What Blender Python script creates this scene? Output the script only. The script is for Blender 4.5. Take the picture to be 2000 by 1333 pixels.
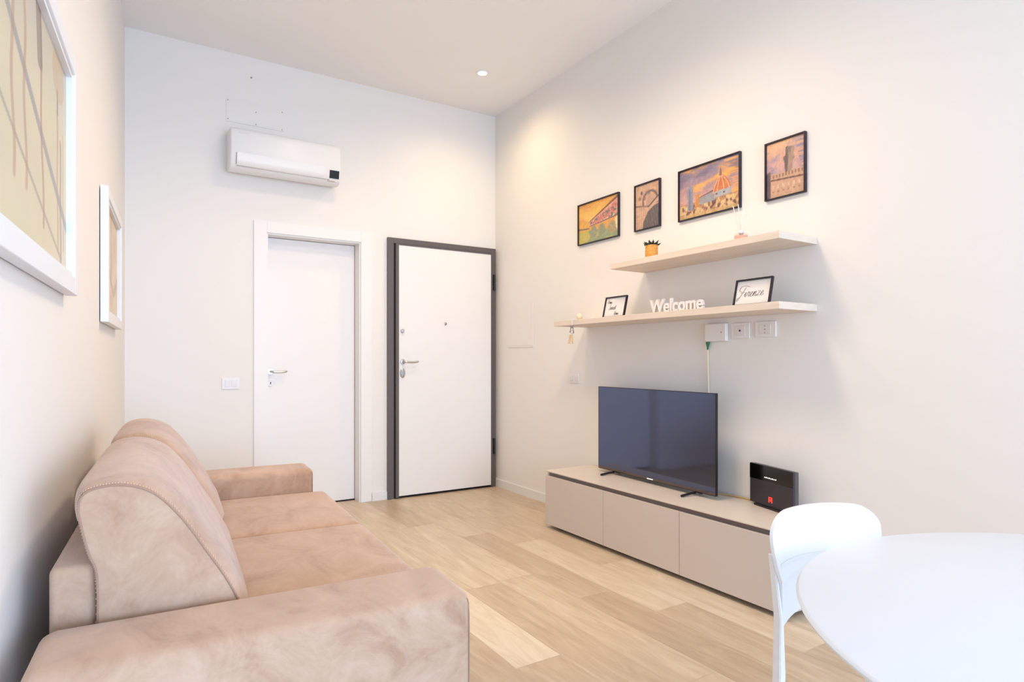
import bpy, bmesh, math, random
import numpy as np
from mathutils import Vector, Matrix
for o in list(bpy.data.objects): bpy.data.objects.remove(o)
S = bpy.context.scene
COL = S.collection
R = math.radians
# ------------------------------------------------------------------ room measures (metres)
XR, YB, ZC, YF = 2.87, 4.86, 3.385, -2.20      # right wall, back wall, ceiling, front wall (behind the camera)
LE = R(3.35)                                   # the left wall is 3.35 degrees off parallel
LO = (-0.2926, 0.0171)                         # point on the left wall beside the camera
# ------------------------------------------------------------------ camera
cd = bpy.data.cameras.new('camera'); cam = bpy.data.objects.new('camera', cd); COL.objects.link(cam)
cam.location = (0, 0, 1.15); cam.rotation_euler = (R(90), 0, R(-32.12))
cd.sensor_width = 36; cd.lens = 21.6; cd.shift_y = 0.01895; cd.clip_start = 0.02
S.camera = cam
# ------------------------------------------------------------------ world, lights, exposure
W = bpy.data.worlds.new('world'); S.world = W; W.use_nodes = True
W.node_tree.nodes['Background'].inputs[0].default_value = (0.5, 0.7, 1, 1)
W.node_tree.nodes['Background'].inputs[1].default_value = 0.6
S.view_settings.view_transform = 'Standard'; S.view_settings.look = 'None'
S.view_settings.gamma = 1; S.view_settings.exposure = 0.27
def light(name, kind, loc, rot, energy, color, **kw):
    l = bpy.data.lights.new(name, kind); l.energy = energy; l.color = color
    for k, v in kw.items(): setattr(l, k, v)
    o = bpy.data.objects.new(name, l); COL.objects.link(o); o.location = loc; o.rotation_euler = rot
    return o
# daylight from behind the camera, blue fill added; visible downlight, two warm spots added
LIGHTS = [
 ('window_daylight_and_fill', 'AREA', (1.95, YF-0.25, 1.35), (R(90), 0, 0), 92, (0.66, 0.80, 1.0), dict(shape='RECTANGLE', size=1.5, size_y=2.2)),
 ('window_daylight_and_fill', 'AREA', (0.45, YF-0.25, 1.05), (R(82), 0, R(7)), 22, (0.42, 0.66, 1.0), dict(shape='RECTANGLE', size=1.2, size_y=1.4, spread=R(85))),  # added blue fill in the window opening, aimed low towards the left wall
 ('downlight_and_fill', 'SPOT', (2.34, 4.16, 3.36), (0, 0, 0), 28, (1, 0.74, 0.40), dict(spot_size=R(160), spot_blend=1.0, shadow_soft_size=0.05)),
 ('downlight_and_fill', 'SPOT', (1.62, 2.30, 3.36), (0, 0, 0), 160, (1, 0.77, 0.54), dict(spot_size=R(165), spot_blend=1.0, shadow_soft_size=0.25)),  # added warm fill spot without a fixture, brightens the walls
 ('downlight_and_fill', 'SPOT', (1.30, 3.40, 3.36), (0, 0, 0), 60, (1, 0.74, 0.46), dict(spot_size=R(165), spot_blend=1.0, shadow_soft_size=0.12)),  # added warm fill spot out of view, lifts the back of the room
]
for a_ in LIGHTS: light(*a_[:6], **a_[6])

# ------------------------------------------------------------------ helpers
def lin(r, g, b):
    f = lambda c: (c/12.92 if c <= 0.04045 else ((c+0.055)/1.055)**2.4)
    return (f(r/255), f(g/255), f(b/255), 1)
def mat(name, color, rough=0.5, metal=0, spec=0.5, emit=None, es=0, bump=None, sheen=0, coat=0, ior=None, trans=0):
    m = bpy.data.materials.new(name); m.use_nodes = True; nt = m.node_tree; b = nt.nodes['Principled BSDF']
    b.inputs['Base Color'].default_value = color if len(color) == 4 else (*color, 1)
    b.inputs['Roughness'].default_value = rough; b.inputs['Metallic'].default_value = metal
    b.inputs['Specular IOR Level'].default_value = spec; b.inputs['Sheen Weight'].default_value = sheen
    b.inputs['Coat Weight'].default_value = coat; b.inputs['Transmission Weight'].default_value = trans
    if ior: b.inputs['IOR'].default_value = ior
    if emit: b.inputs['Emission Color'].default_value = (*emit[:3], 1); b.inputs['Emission Strength'].default_value = es
    if bump:
        sc, st, di = bump
        tc = nt.nodes.new('ShaderNodeTexCoord'); n = nt.nodes.new('ShaderNodeTexNoise'); bp = nt.nodes.new('ShaderNodeBump')
        n.inputs['Scale'].default_value = sc; n.inputs['Detail'].default_value = 4
        bp.inputs['Strength'].default_value = st; bp.inputs['Distance'].default_value = di
        nt.links.new(tc.outputs['Object'], n.inputs['Vector']); nt.links.new(n.outputs['Fac'], bp.inputs['Height']); nt.links.new(bp.outputs['Normal'], b.inputs['Normal'])
    return m
def ramp_noise(m, cols, scale=(1, 1, 1), nscale=5, detail=6, rough=0.6, dist=0.0, pos=None, attr=None):
    nt = m.node_tree; b = nt.nodes['Principled BSDF']; L = nt.links
    tc = nt.nodes.new('ShaderNodeTexCoord'); mp = nt.nodes.new('ShaderNodeMapping'); mp.inputs['Scale'].default_value = scale
    n = nt.nodes.new('ShaderNodeTexNoise'); n.inputs['Scale'].default_value = nscale; n.inputs['Detail'].default_value = detail
    n.inputs['Roughness'].default_value = rough; n.inputs['Distortion'].default_value = dist
    r = nt.nodes.new('ShaderNodeValToRGB'); e = r.color_ramp.elements
    pos = pos or [0.3 + 0.4*i/(len(cols)-1) for i in range(len(cols))]
    while len(e) < len(cols): e.new(0.5)
    for i, c in enumerate(cols): e[i].position = pos[i]; e[i].color = c if len(c) == 4 else (*c, 1)
    L.new(tc.outputs['Object'], mp.inputs['Vector']); L.new(mp.outputs['Vector'], n.inputs['Vector'])
    L.new(n.outputs['Fac'], r.inputs['Fac']); L.new(r.outputs['Color'], b.inputs['Base Color'])
    return nt, b, r, mp
def mesh_obj(name, bm, m, parent=None, smooth=False, loc=None, rotz=0):
    me = bpy.data.meshes.new(name); bm.to_mesh(me); bm.free()
    for mm in (m if isinstance(m, (list, tuple)) else [m]): me.materials.append(mm)
    if smooth:
        for p in me.polygons: p.use_smooth = True
        try: me.set_sharp_from_angle(angle=R(40))
        except Exception: pass
    o = bpy.data.objects.new(name, me); COL.objects.link(o)
    if parent: o.parent = parent
    if loc: o.location = loc
    if rotz: o.rotation_euler = (0, 0, rotz)
    return o
def box(bm, x0, y0, z0, x1, y1, z1, mi=0):
    v = [bm.verts.new((x, y, z)) for z in (z0, z1) for y in (y0, y1) for x in (x0, x1)]
    fs = []
    for f in ((0, 2, 3, 1), (4, 5, 7, 6), (0, 1, 5, 4), (2, 6, 7, 3), (0, 4, 6, 2), (1, 3, 7, 5)):
        q = bm.faces.new([v[i] for i in f]); q.material_index = mi; fs.append(q)
    return fs
def bbox(x0, y0, z0, x1, y1, z1, r=0.005, seg=3):
    bm = bmesh.new(); box(bm, x0, y0, z0, x1, y1, z1)
    bmesh.ops.bevel(bm, geom=bm.edges[:], offset=r, segments=seg, affect='EDGES', profile=0.5)
    return bm
def lathe(bm, prof, n=32, c=(0, 0, 0), axis='z'):
    rings = []
    for (r, z) in prof:
        ring = []
        for i in range(n):
            a = 2*math.pi*i/n; p = (r*math.cos(a), r*math.sin(a), z)
            if axis == 'y': p = (p[0], p[2], p[1])
            if axis == 'x': p = (p[2], p[0], p[1])
            ring.append(bm.verts.new((c[0]+p[0], c[1]+p[1], c[2]+p[2])))
        rings.append(ring)
    for a, b in zip(rings, rings[1:]):
        for i in range(n): bm.faces.new((a[i], a[(i+1) % n], b[(i+1) % n], b[i]))
    if prof[0][0] > 0: bm.faces.new(rings[0][::-1])
    if prof[-1][0] > 0: bm.faces.new(rings[-1])
    bmesh.ops.recalc_face_normals(bm, faces=bm.faces[:])
    return bm
def catmull(P, k=6, closed=False):
    P = [Vector(p) for p in P]; out = []; n = len(P)
    for i in range(n if closed else n-1):
        a = P[(i-1) % n] if closed or i > 0 else P[0]; b = P[i]; c = P[(i+1) % n]; d = P[(i+2) % n] if closed or i+2 < n else P[-1]
        for j in range(k):
            t = j/k; out.append(0.5*((2*b)+(c-a)*t+(2*a-5*b+4*c-d)*t*t+(3*b-a-3*c+d)*t**3))
    if not closed: out.append(P[-1])
    return out
def tube(bm, P, r, n=8, closed=False):
    P = [Vector(p) for p in P]; rings = []; m = len(P)
    for i, p in enumerate(P):
        a = P[(i-1) % m] if closed or i > 0 else p; b = P[(i+1) % m] if closed or i < m-1 else p
        t = (b-a).normalized(); up = Vector((0, 0, 1)) if abs(t.z) < 0.9 else Vector((1, 0, 0))
        u = t.cross(up).normalized(); w = t.cross(u)
        rr = r[i] if isinstance(r, (list, tuple)) else r
        rings.append([bm.verts.new(p+u*rr*math.cos(2*math.pi*j/n)+w*rr*math.sin(2*math.pi*j/n)) for j in range(n)])
    for i in range(m if closed else m-1):
        A, B = rings[i], rings[(i+1) % m]
        # align B to A
        k = min(range(n), key=lambda k: (A[0].co-B[k].co).length); B2 = B[k:]+B[:k]
        if (A[1].co-B2[1].co).length > (A[1].co-B2[-1].co).length: B2 = [B2[0]]+B2[:0:-1]
        for j in range(n): bm.faces.new((A[j], A[(j+1) % n], B2[(j+1) % n], B2[j]))
        rings[(i+1) % m] = B2
    if not closed: bm.faces.new(rings[0][::-1]); bm.faces.new(rings[-1])
    bmesh.ops.recalc_face_normals(bm, faces=bm.faces[:])
    return bm
def tag(o, label=None, cat=None, group=None, kind=None):
    for k, v in (('label', label), ('category', cat), ('group', group), ('kind', kind)):
        if v: o[k] = v
    return o
def thing(name, loc, label, cat, rotz=0, group=None):
    o = bpy.data.objects.new(name, None); COL.objects.link(o); o.location = loc; o.rotation_euler = (0, 0, rotz)
    o.empty_display_size = 0.1
    return tag(o, label, cat, group)
def struct(name, bm, m, **k):
    return tag(mesh_obj(name, bm, m, **k), kind='structure')

# ------------------------------------------------------------------ materials
M = {}
M['wall'] = mat('wall_paint', (0.885, 0.858, 0.826), 0.85, spec=0.2, bump=(160, 0.12, 0.002))
M['ceil'] = mat('ceiling_paint', (0.93, 0.91, 0.89), 0.9, spec=0.1)
M['white'] = mat('white_lacquer', (0.86, 0.86, 0.855), 0.35)
M['doorwhite'] = mat('door_laminate', (0.90, 0.88, 0.86), 0.4)
M['plate'] = mat('switch_plastic', (0.85, 0.83, 0.82), 0.35)
M['platein'] = mat('switch_module', (0.80, 0.77, 0.76), 0.35)
M['dark'] = mat('anthracite_metal', (0.125, 0.108, 0.108), 0.45)
M['black'] = mat('black_plastic', (0.012, 0.011, 0.013), 0.35)
M['gap'] = mat('gap_shade', (0.01, 0.008, 0.008), 0.8)  # near-black colour standing in for the shade inside gaps
M['steel'] = mat('satin_steel', (0.62, 0.61, 0.61), 0.28, metal=1)
M['frameblk'] = mat('black_frame', (0.014, 0.010, 0.022), 0.35)
M['fwhite'] = mat('white_frame', (0.86, 0.87, 0.90), 0.45)
M['cab'] = mat('cabinet_laminate', lin(214, 203, 194), 0.5)
M['cabtop'] = mat('cabinet_top', lin(222, 210, 198), 0.4)
M['shelf'] = mat('shelf_wood', lin(226, 206, 192), 0.55); ramp_noise(M['shelf'], [lin(224, 209, 193), lin(236, 222, 206)], scale=(6, 1.0, 22), nscale=3)
M['plastic'] = mat('white_plastic', (0.88, 0.88, 0.89), 0.3, coat=0.1)
M['table'] = mat('table_lacquer', (0.76, 0.80, 0.86), 0.35)  # white lacquer, cool daylight tint put into its colour
M['glow'] = mat('lamp_lens', (1, 1, 1), 0.5, emit=(1, 0.97, 1.0), es=6)
M['paper'] = mat('white_paper', (0.84, 0.82, 0.81), 0.6)
M['ink'] = mat('black_ink', (0.03, 0.03, 0.035), 0.6)
M['red'] = mat('red_light', (0.8, 0.03, 0.02), 0.4, emit=(1, 0.04, 0.03), es=1.2)
M['led'] = mat('white_light', (0.8, 0.8, 0.8), 0.4, emit=(1, 1, 1), es=0.7)
M['bronze'] = mat('brushed_brown_metal', lin(104, 92, 86), 0.3, metal=0.6)
M['green'] = mat('green_plastic', lin(30, 110, 60), 0.4)
M['cord'] = mat('cream_cord', lin(238, 222, 190), 0.5)
M['ycord'] = mat('yellow_cord', lin(222, 186, 120), 0.5)
M['leaf'] = mat('succulent_leaf', lin(24, 38, 32), 0.5)
M['soil'] = mat('soil', (0.03, 0.02, 0.015), 0.9)
M['pot'] = mat('wooden_pot', lin(214, 150, 66), 0.6); ramp_noise(M['pot'], [lin(176, 112, 42), lin(222, 158, 72), lin(236, 180, 96)], scale=(1, 1, 4), nscale=22, dist=1.5)
M['pink'] = mat('pink_label', lin(228, 176, 158), 0.5)
M['glass'] = mat('clear_glass', (0.95, 0.93, 0.9), 0.05, trans=0.9, ior=1.45)
M['reed'] = mat('white_reed', (0.85, 0.82, 0.78), 0.6)
M['woodtag'] = mat('pale_wood_tag', lin(224, 202, 160), 0.6)
M['keys'] = mat('key_metal', (0.35, 0.33, 0.31), 0.35, metal=1)
# television glass
M['screen'] = mat('screen_glass', (0.006, 0.006, 0.012), 0.06, ior=2.7)
M['screen'].node_tree.nodes['Principled BSDF'].inputs['Specular Tint'].default_value = (0.48, 0.58, 0.95, 1)
# suede
M['suede'] = mat('beige_suede', lin(190, 152, 130), 0.95, spec=0.12, sheen=0.35)
nt, b, r_, mp = ramp_noise(M['suede'], [lin(166, 130, 104), lin(187, 154, 129), lin(196, 164, 140), lin(207, 179, 158)], scale=(1.3, 0.75, 1.4), nscale=6, detail=9, rough=0.68, dist=0.7, pos=[0.28, 0.46, 0.6, 0.78])
n2 = nt.nodes.new('ShaderNodeTexNoise'); n2.inputs['Scale'].default_value = 260; bp = nt.nodes.new('ShaderNodeBump'); bp.inputs['Strength'].default_value = 0.25; bp.inputs['Distance'].default_value = 0.002
nt.links.new(n2.outputs['Fac'], bp.inputs['Height']); nt.links.new(bp.outputs['Normal'], b.inputs['Normal'])
M['seam'] = mat('suede_seam', lin(165, 132, 112), 0.9)
M['stitch'] = mat('suede_stitch', lin(228, 200, 182), 0.8)
# floor planks: the tone of each plank is in the attribute "tone", grain from stretched noise
fm = mat('plank_tiles', (0.5, 0.4, 0.3), 0.42); M['floor'] = fm
nt = fm.node_tree; b = nt.nodes['Principled BSDF']; L = nt.links
at = nt.nodes.new('ShaderNodeAttribute'); at.attribute_name = 'tone'
tc = nt.nodes.new('ShaderNodeTexCoord'); sep = nt.nodes.new('ShaderNodeSeparateColor')
mp = nt.nodes.new('ShaderNodeMapping'); mp.inputs['Scale'].default_value = (9, 1.1, 9)
ad = nt.nodes.new('ShaderNodeVectorMath'); ad.operation = 'ADD'
sc = nt.nodes.new('ShaderNodeVectorMath'); sc.operation = 'SCALE'; sc.inputs['Scale'].default_value = 37
L.new(at.outputs['Color'], sc.inputs[0]); L.new(tc.outputs['Object'], ad.inputs[0]); L.new(sc.outputs[0], ad.inputs[1]); L.new(ad.outputs[0], mp.inputs['Vector'])
n = nt.nodes.new('ShaderNodeTexNoise'); n.inputs['Scale'].default_value = 2.2; n.inputs['Detail'].default_value = 8; n.inputs['Distortion'].default_value = 1.4; n.inputs['Roughness'].default_value = 0.62
L.new(mp.outputs['Vector'], n.inputs['Vector']); L.new(at.outputs['Color'], sep.inputs[0])
mr = nt.nodes.new('ShaderNodeMath'); mr.operation = 'MULTIPLY_ADD'; mr.inputs[1].default_value = 1.0; mr.inputs[2].default_value = -0.5
L.new(n.outputs['Fac'], mr.inputs[0])
a2 = nt.nodes.new('ShaderNodeMath'); a2.operation = 'ADD'; L.new(mr.outputs[0], a2.inputs[0]); L.new(sep.outputs[0], a2.inputs[1])
rp = nt.nodes.new('ShaderNodeValToRGB'); e = rp.color_ramp.elements
e[0].position = 0.0; e[0].color = lin(168, 145, 120); e[1].position = 1.0; e[1].color = lin(228, 214, 192)
k = e.new(0.35); k.color = lin(190, 168, 142); k = e.new(0.65); k.color = lin(208, 189, 163)
L.new(a2.outputs[0], rp.inputs['Fac']); L.new(rp.outputs['Color'], b.inputs['Base Color'])
M['grout'] = mat('grout', lin(214, 196, 168), 0.8)

# ------------------------------------------------------------------ room shell
def wallp(s, t, z=0):   # point at distance s along the left wall, t off it
    return (LO[0]+s*math.sin(LE)+t*math.cos(LE), LO[1]+s*math.cos(LE)-t*math.sin(LE), z)
random.seed(7)
bm = bmesh.new(); tl = bm.loops.layers.float_color.new('tone')
joints = {-4: 1.93, -3: 2.72, -2: 1.52, -1: 2.335, 0: 2.03, 1: 1.437, -5: 1.15, -6: 2.5, 2: 2.1, 3: 1.7}
tones = {(-4, 0): .86, (-4, -1): .45, (-5, 0): .42, (-5, 1): .52, (-3, -1): .45, (-3, 0): .66, (-1, 0): .40, (-1, -1): .28, (0, 0): .70, (0, -1): .38, (1, 0): .66, (1, 1): .52, (1, -1): .30, (-2, 0): .55, (-2, -1): .52, (0, 1): .5, (-2, 1): .66}
g = 0.0012
fs = box(bm, -0.75, YF-0.6, -0.06, XR+0.15, YB+0.3, -0.0006, 1)
for f in fs:
    for lp in f.loops: lp[tl] = (.8, .8, .8, 1)
for k in range(-15, 5):
    x0, x1 = 2.05+0.205*k, 2.05+0.205*(k+1); x0 = max(x0, -0.75); x1 = min(x1, XR+0.1)
    j = joints.get(k, random.uniform(0, 1.2))
    for q in range(-4, 5):
        y0, y1 = j+1.22*q, j+1.22*(q+1)
        if y1 < YF-0.6 or y0 > YB+0.3: continue
        y0 = max(y0, YF-0.6); y1 = min(y1, YB+0.3)
        v = [bm.verts.new(p) for p in ((x0+g, y0+g, 0), (x1-g, y0+g, 0), (x1-g, y1-g, 0), (x0+g, y1-g, 0))]
        f = bm.faces.new(v); t = tones.get((k, q), random.uniform(0.36, 0.72)); h = random.random()
        for lp in f.loops: lp[tl] = (t, h, 0.5, 1)
struct('floor', bm, [M['floor'], M['grout']])
bm = bmesh.new(); box(bm, -0.9, YF-0.15, ZC, XR+0.15, YB+0.3, ZC+0.12)
struct('ceiling', bm, M['ceil'])
bm = bmesh.new(); box(bm, XR, YF-0.15, 0, XR+0.15, YB+0.3, ZC); struct('wall_right', bm, M['wall'])
bm = bmesh.new(); box(bm, -0.15, YF-0.4, 0, 0, YB+0.25, ZC)
struct('wall_left', bm, M['wall'], loc=(LO[0], LO[1], 0), rotz=-LE)
DX0, DX1, DZ = 0.888, 1.604, 2.104               # opening of the white inner door
bm = bmesh.new()
box(bm, -0.45, YB, 0, DX0, YB+0.3, ZC); box(bm, DX1, YB, 0, XR+0.15, YB+0.3, ZC); box(bm, DX0, YB, DZ, DX1, YB+0.3, ZC)
box(bm, DX0, YB+0.28, 0, DX1, YB+0.3, DZ)
struct('wall_back', bm, M['wall'])
WX0, WX1, WZ0, WZ1 = -0.3, 2.75, 0.2, 2.5          # window behind the camera
bm = bmesh.new()
box(bm, -0.9, YF-0.15, 0, WX0, YF, ZC); box(bm, WX1, YF-0.15, 0, XR+0.15, YF, ZC)
box(bm, WX0, YF-0.15, 0, WX1, YF, WZ0); box(bm, WX0, YF-0.15, WZ1, WX1, YF, ZC)
struct('wall_front', bm, M['wall'])
bm = bmesh.new()
for x in (WX0, 1.05, WX1-0.06): box(bm, x, YF-0.11, WZ0, x+0.06, YF-0.05, WZ1)
for z in (WZ0, WZ1-0.06): box(bm, WX0+0.06, YF-0.105, z, WX1-0.06, YF-0.055, z+0.06)
struct('window_1', bm, M['white'])
# baseboards
bm = bmesh.new(); box(bm, XR-0.012, YF, 0, XR, YB, 0.07); struct('baseboard_right', bm, M['white'])
bm = bmesh.new(); box(bm, 1.698, YB-0.012, 0, 1.8255, YB, 0.068); box(bm, -0.005, YB-0.012, 0, 0.795, YB, 0.068); struct('baseboard_back', bm, M['white'])
bm = bmesh.new(); box(bm, 0, YF, 0, 0.012, YB-0.02, 0.068); struct('baseboard_left', bm, M['white'], loc=(LO[0], LO[1], 0), rotz=-LE)

# ------------------------------------------------------------------ white inner door (door_1)
d = bpy.data.objects.new('door_1', None); COL.objects.link(d); d.location = (0.888, YB, 0); tag(d, kind='structure')
X0 = 0.888
bm = bmesh.new()
for a, b_ in ((-0.092, 0.0), (0.716, 0.808)): box(bm, a, -0.012, 0, b_, 0.0, DZ+0.085)
box(bm, 0.0, -0.012, DZ, 0.716, 0, DZ+0.085)
bmesh.ops.bevel(bm, geom=bm.edges[:], offset=0.003, segments=2, affect='EDGES')
mesh_obj('casing', bm, M['doorwhite'], d)
bm = bmesh.new(); box(bm, 0, 0.001, 0, 0.010, 0.125, DZ); box(bm, 0.706, 0.001, 0, 0.716, 0.125, DZ); box(bm, 0.010, 0.001, DZ-0.010, 0.706, 0.125, DZ)
mesh_obj('door_jamb', bm, M['doorwhite'], d)
slab = mesh_obj('door_slab', bbox(0.013, 0.115, 0.012, 0.703, 0.155, DZ-0.013, 0.002, 2), M['doorwhite'], d)
bm = bmesh.new(); box(bm, 0.001, 0.118, 0.0, 0.715, 0.16, 0.010); mesh_obj('door_gap_shade', bm, M['gap'], d)  # dark strip painted as the shade under the slab
def lever(parent, x, y, z, L_=0.115, rr=0.025, m=M['steel']):
    bm = bmesh.new(); lathe(bm, [(rr, 0.0), (rr, -0.006), (rr-0.002, -0.009), (0.009, -0.010), (0.009, -0.012)], 28, (x, y, z), 'y')
    h = mesh_obj('handle_rose', bm, m, parent, smooth=True)
    bm = bmesh.new()
    P = catmull([(x, y-0.012, z), (x, y-0.040, z), (x+0.010, y-0.052, z-0.002), (x+0.035, y-0.054, z-0.004), (x+L_*0.7, y-0.053, z-0.004), (x+L_, y-0.048, z+0.002)], 5)
    tube(bm, P, [0.0085]*(len(P)-2)+[0.007, 0.004], 10); mesh_obj('door_handle', bm, m, parent, smooth=True)
lever(slab, 0.048, 0.115, 1.065)
bm = bmesh.new(); lathe(bm, [(0.024, 0.0), (0.024, -0.005), (0.022, -0.007)], 28, (0.048, 0.115, 0.975), 'y'); kp = mesh_obj('keyhole_plate', bm, M['white'], slab, smooth=True)
bm = bmesh.new(); lathe(bm, [(0.0045, 0.0), (0.0045, -0.001)], 12, (0.048, 0.108, 0.979), 'y'); box(bm, 0.0455, 0.107, 0.966, 0.0505, 0.108, 0.979); mesh_obj('keyhole', bm, M['ink'], kp)

# ------------------------------------------------------------------ armoured entrance door with dark frame (door_2)
d = bpy.data.objects.new('door_2', None); COL.objects.link(d); d.location = (1.8265, YB, 0); tag(d, kind='structure')
bm = bmesh.new()
box(bm, 0, -0.030, 0, 0.052, 0, 2.168); box(bm, 0.984, -0.030, 0, 1.030, 0, 2.168); box(bm, 0.052, -0.030, 2.122, 0.984, 0, 2.168)
bmesh.ops.bevel(bm, geom=bm.edges[:], offset=0.002, segments=1, affect='EDGES')
mesh_obj('door_frame', bm, M['dark'], d)
bm = bmesh.new(); box(bm, 0.052, -0.012, 0, 0.984, 0, 2.122); mesh_obj('frame_recess', bm, M['gap'], d)  # near-black sheet, shade of the gap round the leaf painted in
leaf = mesh_obj('door_leaf', bbox(0.088, -0.046, 0.022, 0.972, -0.012, 2.108, 0.001, 1), M['doorwhite'], d)
bm = bmesh.new(); box(bm, 0.062, -0.050, 0.012, 0.0875, -0.012, 2.118); box(bm, 0.9725, -0.050, 0.012, 0.983, -0.012, 2.118); box(bm, 0.0875, -0.050, 2.1085, 0.9725, -0.012, 2.118)
mesh_obj('leaf_edging', bm, M['dark'], leaf)
lever(leaf, 0.120, -0.046, 1.139, 0.125, 0.022)
bm = bmesh.new()
lathe(bm, [(0.028, 0.0), (0.028, -0.006), (0.024, -0.010), (0.012, -0.010), (0.012, -0.016)], 28, (0, 0, 0), 'y')
bmesh.ops.scale(bm, vec=(0.85, 1, 1.45), verts=bm.verts[:]); bmesh.ops.translate(bm, vec=(0.120, -0.046, 1.045), verts=bm.verts[:])
mesh_obj('lock_escutcheon', bm, M['steel'], leaf, smooth=True)
bm = bmesh.new(); lathe(bm, [(0.017, 0.0), (0.017, -0.008), (0.013, -0.012)], 24, (0.118, -0.046, 1.395), 'y'); box(bm, 0.113, -0.072, 1.380, 0.123, -0.058, 1.410); mesh_obj('night_latch_knob', bm, M['steel'], leaf)
bm = bmesh.new(); lathe(bm, [(0.012, 0.0), (0.012, -0.004), (0.009, -0.006)], 20, (0.515, -0.046, 1.467), 'y'); mesh_obj('peephole', bm, M['keys'], leaf, smooth=True)
for z in (1.86, 0.37):
    bm = bmesh.new(); lathe(bm, [(0.011, z-0.07), (0.011, z-0.002), (0.008, z), (0.011, z+0.002), (0.011, z+0.07)], 14, (1.008, -0.043, 0)); mesh_obj('hinge', bm, M['black'], d, smooth=True)

# ------------------------------------------------------------------ left wall art
def rasterise(fn, w, h, soft=0, grain=0):
    yy, xx = np.mgrid[0:h, 0:w]; u = xx/(w-1); v = 1-yy/(h-1)
    c = fn(u, v)
    for _ in range(soft):
        p = np.pad(c, ((1, 1), (1, 1), (0, 0)), mode='edge'); c = (p[:-2, 1:-1]+p[2:, 1:-1]+p[1:-1, :-2]+p[1:-1, 2:]+2*p[1:-1, 1:-1])/6
    if grain: c = c+grain*(np.random.RandomState(5).rand(h, w, 1)-0.5)+grain*1.3*(vnoise(u, v, 22, 18, 77, 3)[..., None]-0.5); c = c*0.90+np.array((232, 206, 196))*0.10
    return np.clip(c, 0, 255)
def vnoise(u, v, sx, sy, seed, oct=4):
    rs = np.random.RandomState(seed); out = np.zeros_like(u); amp = 1; tot = 0
    for o in range(oct):
        nx, ny = int(sx*2**o)+2, int(sy*2**o)+2; G = rs.rand(ny+1, nx+1)
        x = u*(nx-1); y = v*(ny-1); xi = np.clip(x.astype(int), 0, nx-1); yi = np.clip(y.astype(int), 0, ny-1); fx = x-xi; fy = y-yi
        fx = fx*fx*(3-2*fx); fy = fy*fy*(3-2*fy)
        out += amp*((G[yi, xi]*(1-fx)+G[yi, xi+1]*fx)*(1-fy)+(G[yi+1, xi]*(1-fx)+G[yi+1, xi+1]*fx)*fy); tot += amp; amp *= 0.5
    return out/tot
def blend(c, m, col):
    m = np.clip(m, 0, 1)[..., None]; return c*(1-m)+np.array(col, float)*m
def poly(u, v, P):
    ins = np.zeros(u.shape, bool); n = len(P)
    for i in range(n):
        x0, y0 = P[i]; x1, y1 = P[(i+1) % n]
        if y0 == y1: continue
        c = ((y0 > v) != (y1 > v)) & (u < (x1-x0)*(v-y0)/(y1-y0)+x0); ins ^= c
    return ins.astype(float)
def print_mesh(fn, W_, H_, nx, ny, soft=0, grain=0):
    """grid in the local XZ plane (x right, z up, facing -y), coloured per vertex"""
    C = rasterise(fn, nx, ny, soft, grain); bm = bmesh.new(); lay = bm.verts.layers.float_color.new('print'); vs = [[bm.verts.new((W_*(i/(nx-1)-0.5), 0, H_*(0.5-j/(ny-1)))) for i in range(nx)] for j in range(ny)]
    for j in range(ny-1):
        for i in range(nx-1): bm.faces.new((vs[j+1][i], vs[j+1][i+1], vs[j][i+1], vs[j][i]))
    for j in range(ny):
        for i in range(nx): vs[j][i][lay] = lin(*C[j, i])
    return bm
pm = mat('printed_picture', (1, 1, 1), 0.35); a_ = pm.node_tree.nodes.new('ShaderNodeAttribute'); a_.attribute_name = 'print'
pm.node_tree.links.new(a_.outputs['Color'], pm.node_tree.nodes['Principled BSDF'].inputs['Base Color']); M['print'] = pm

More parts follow.
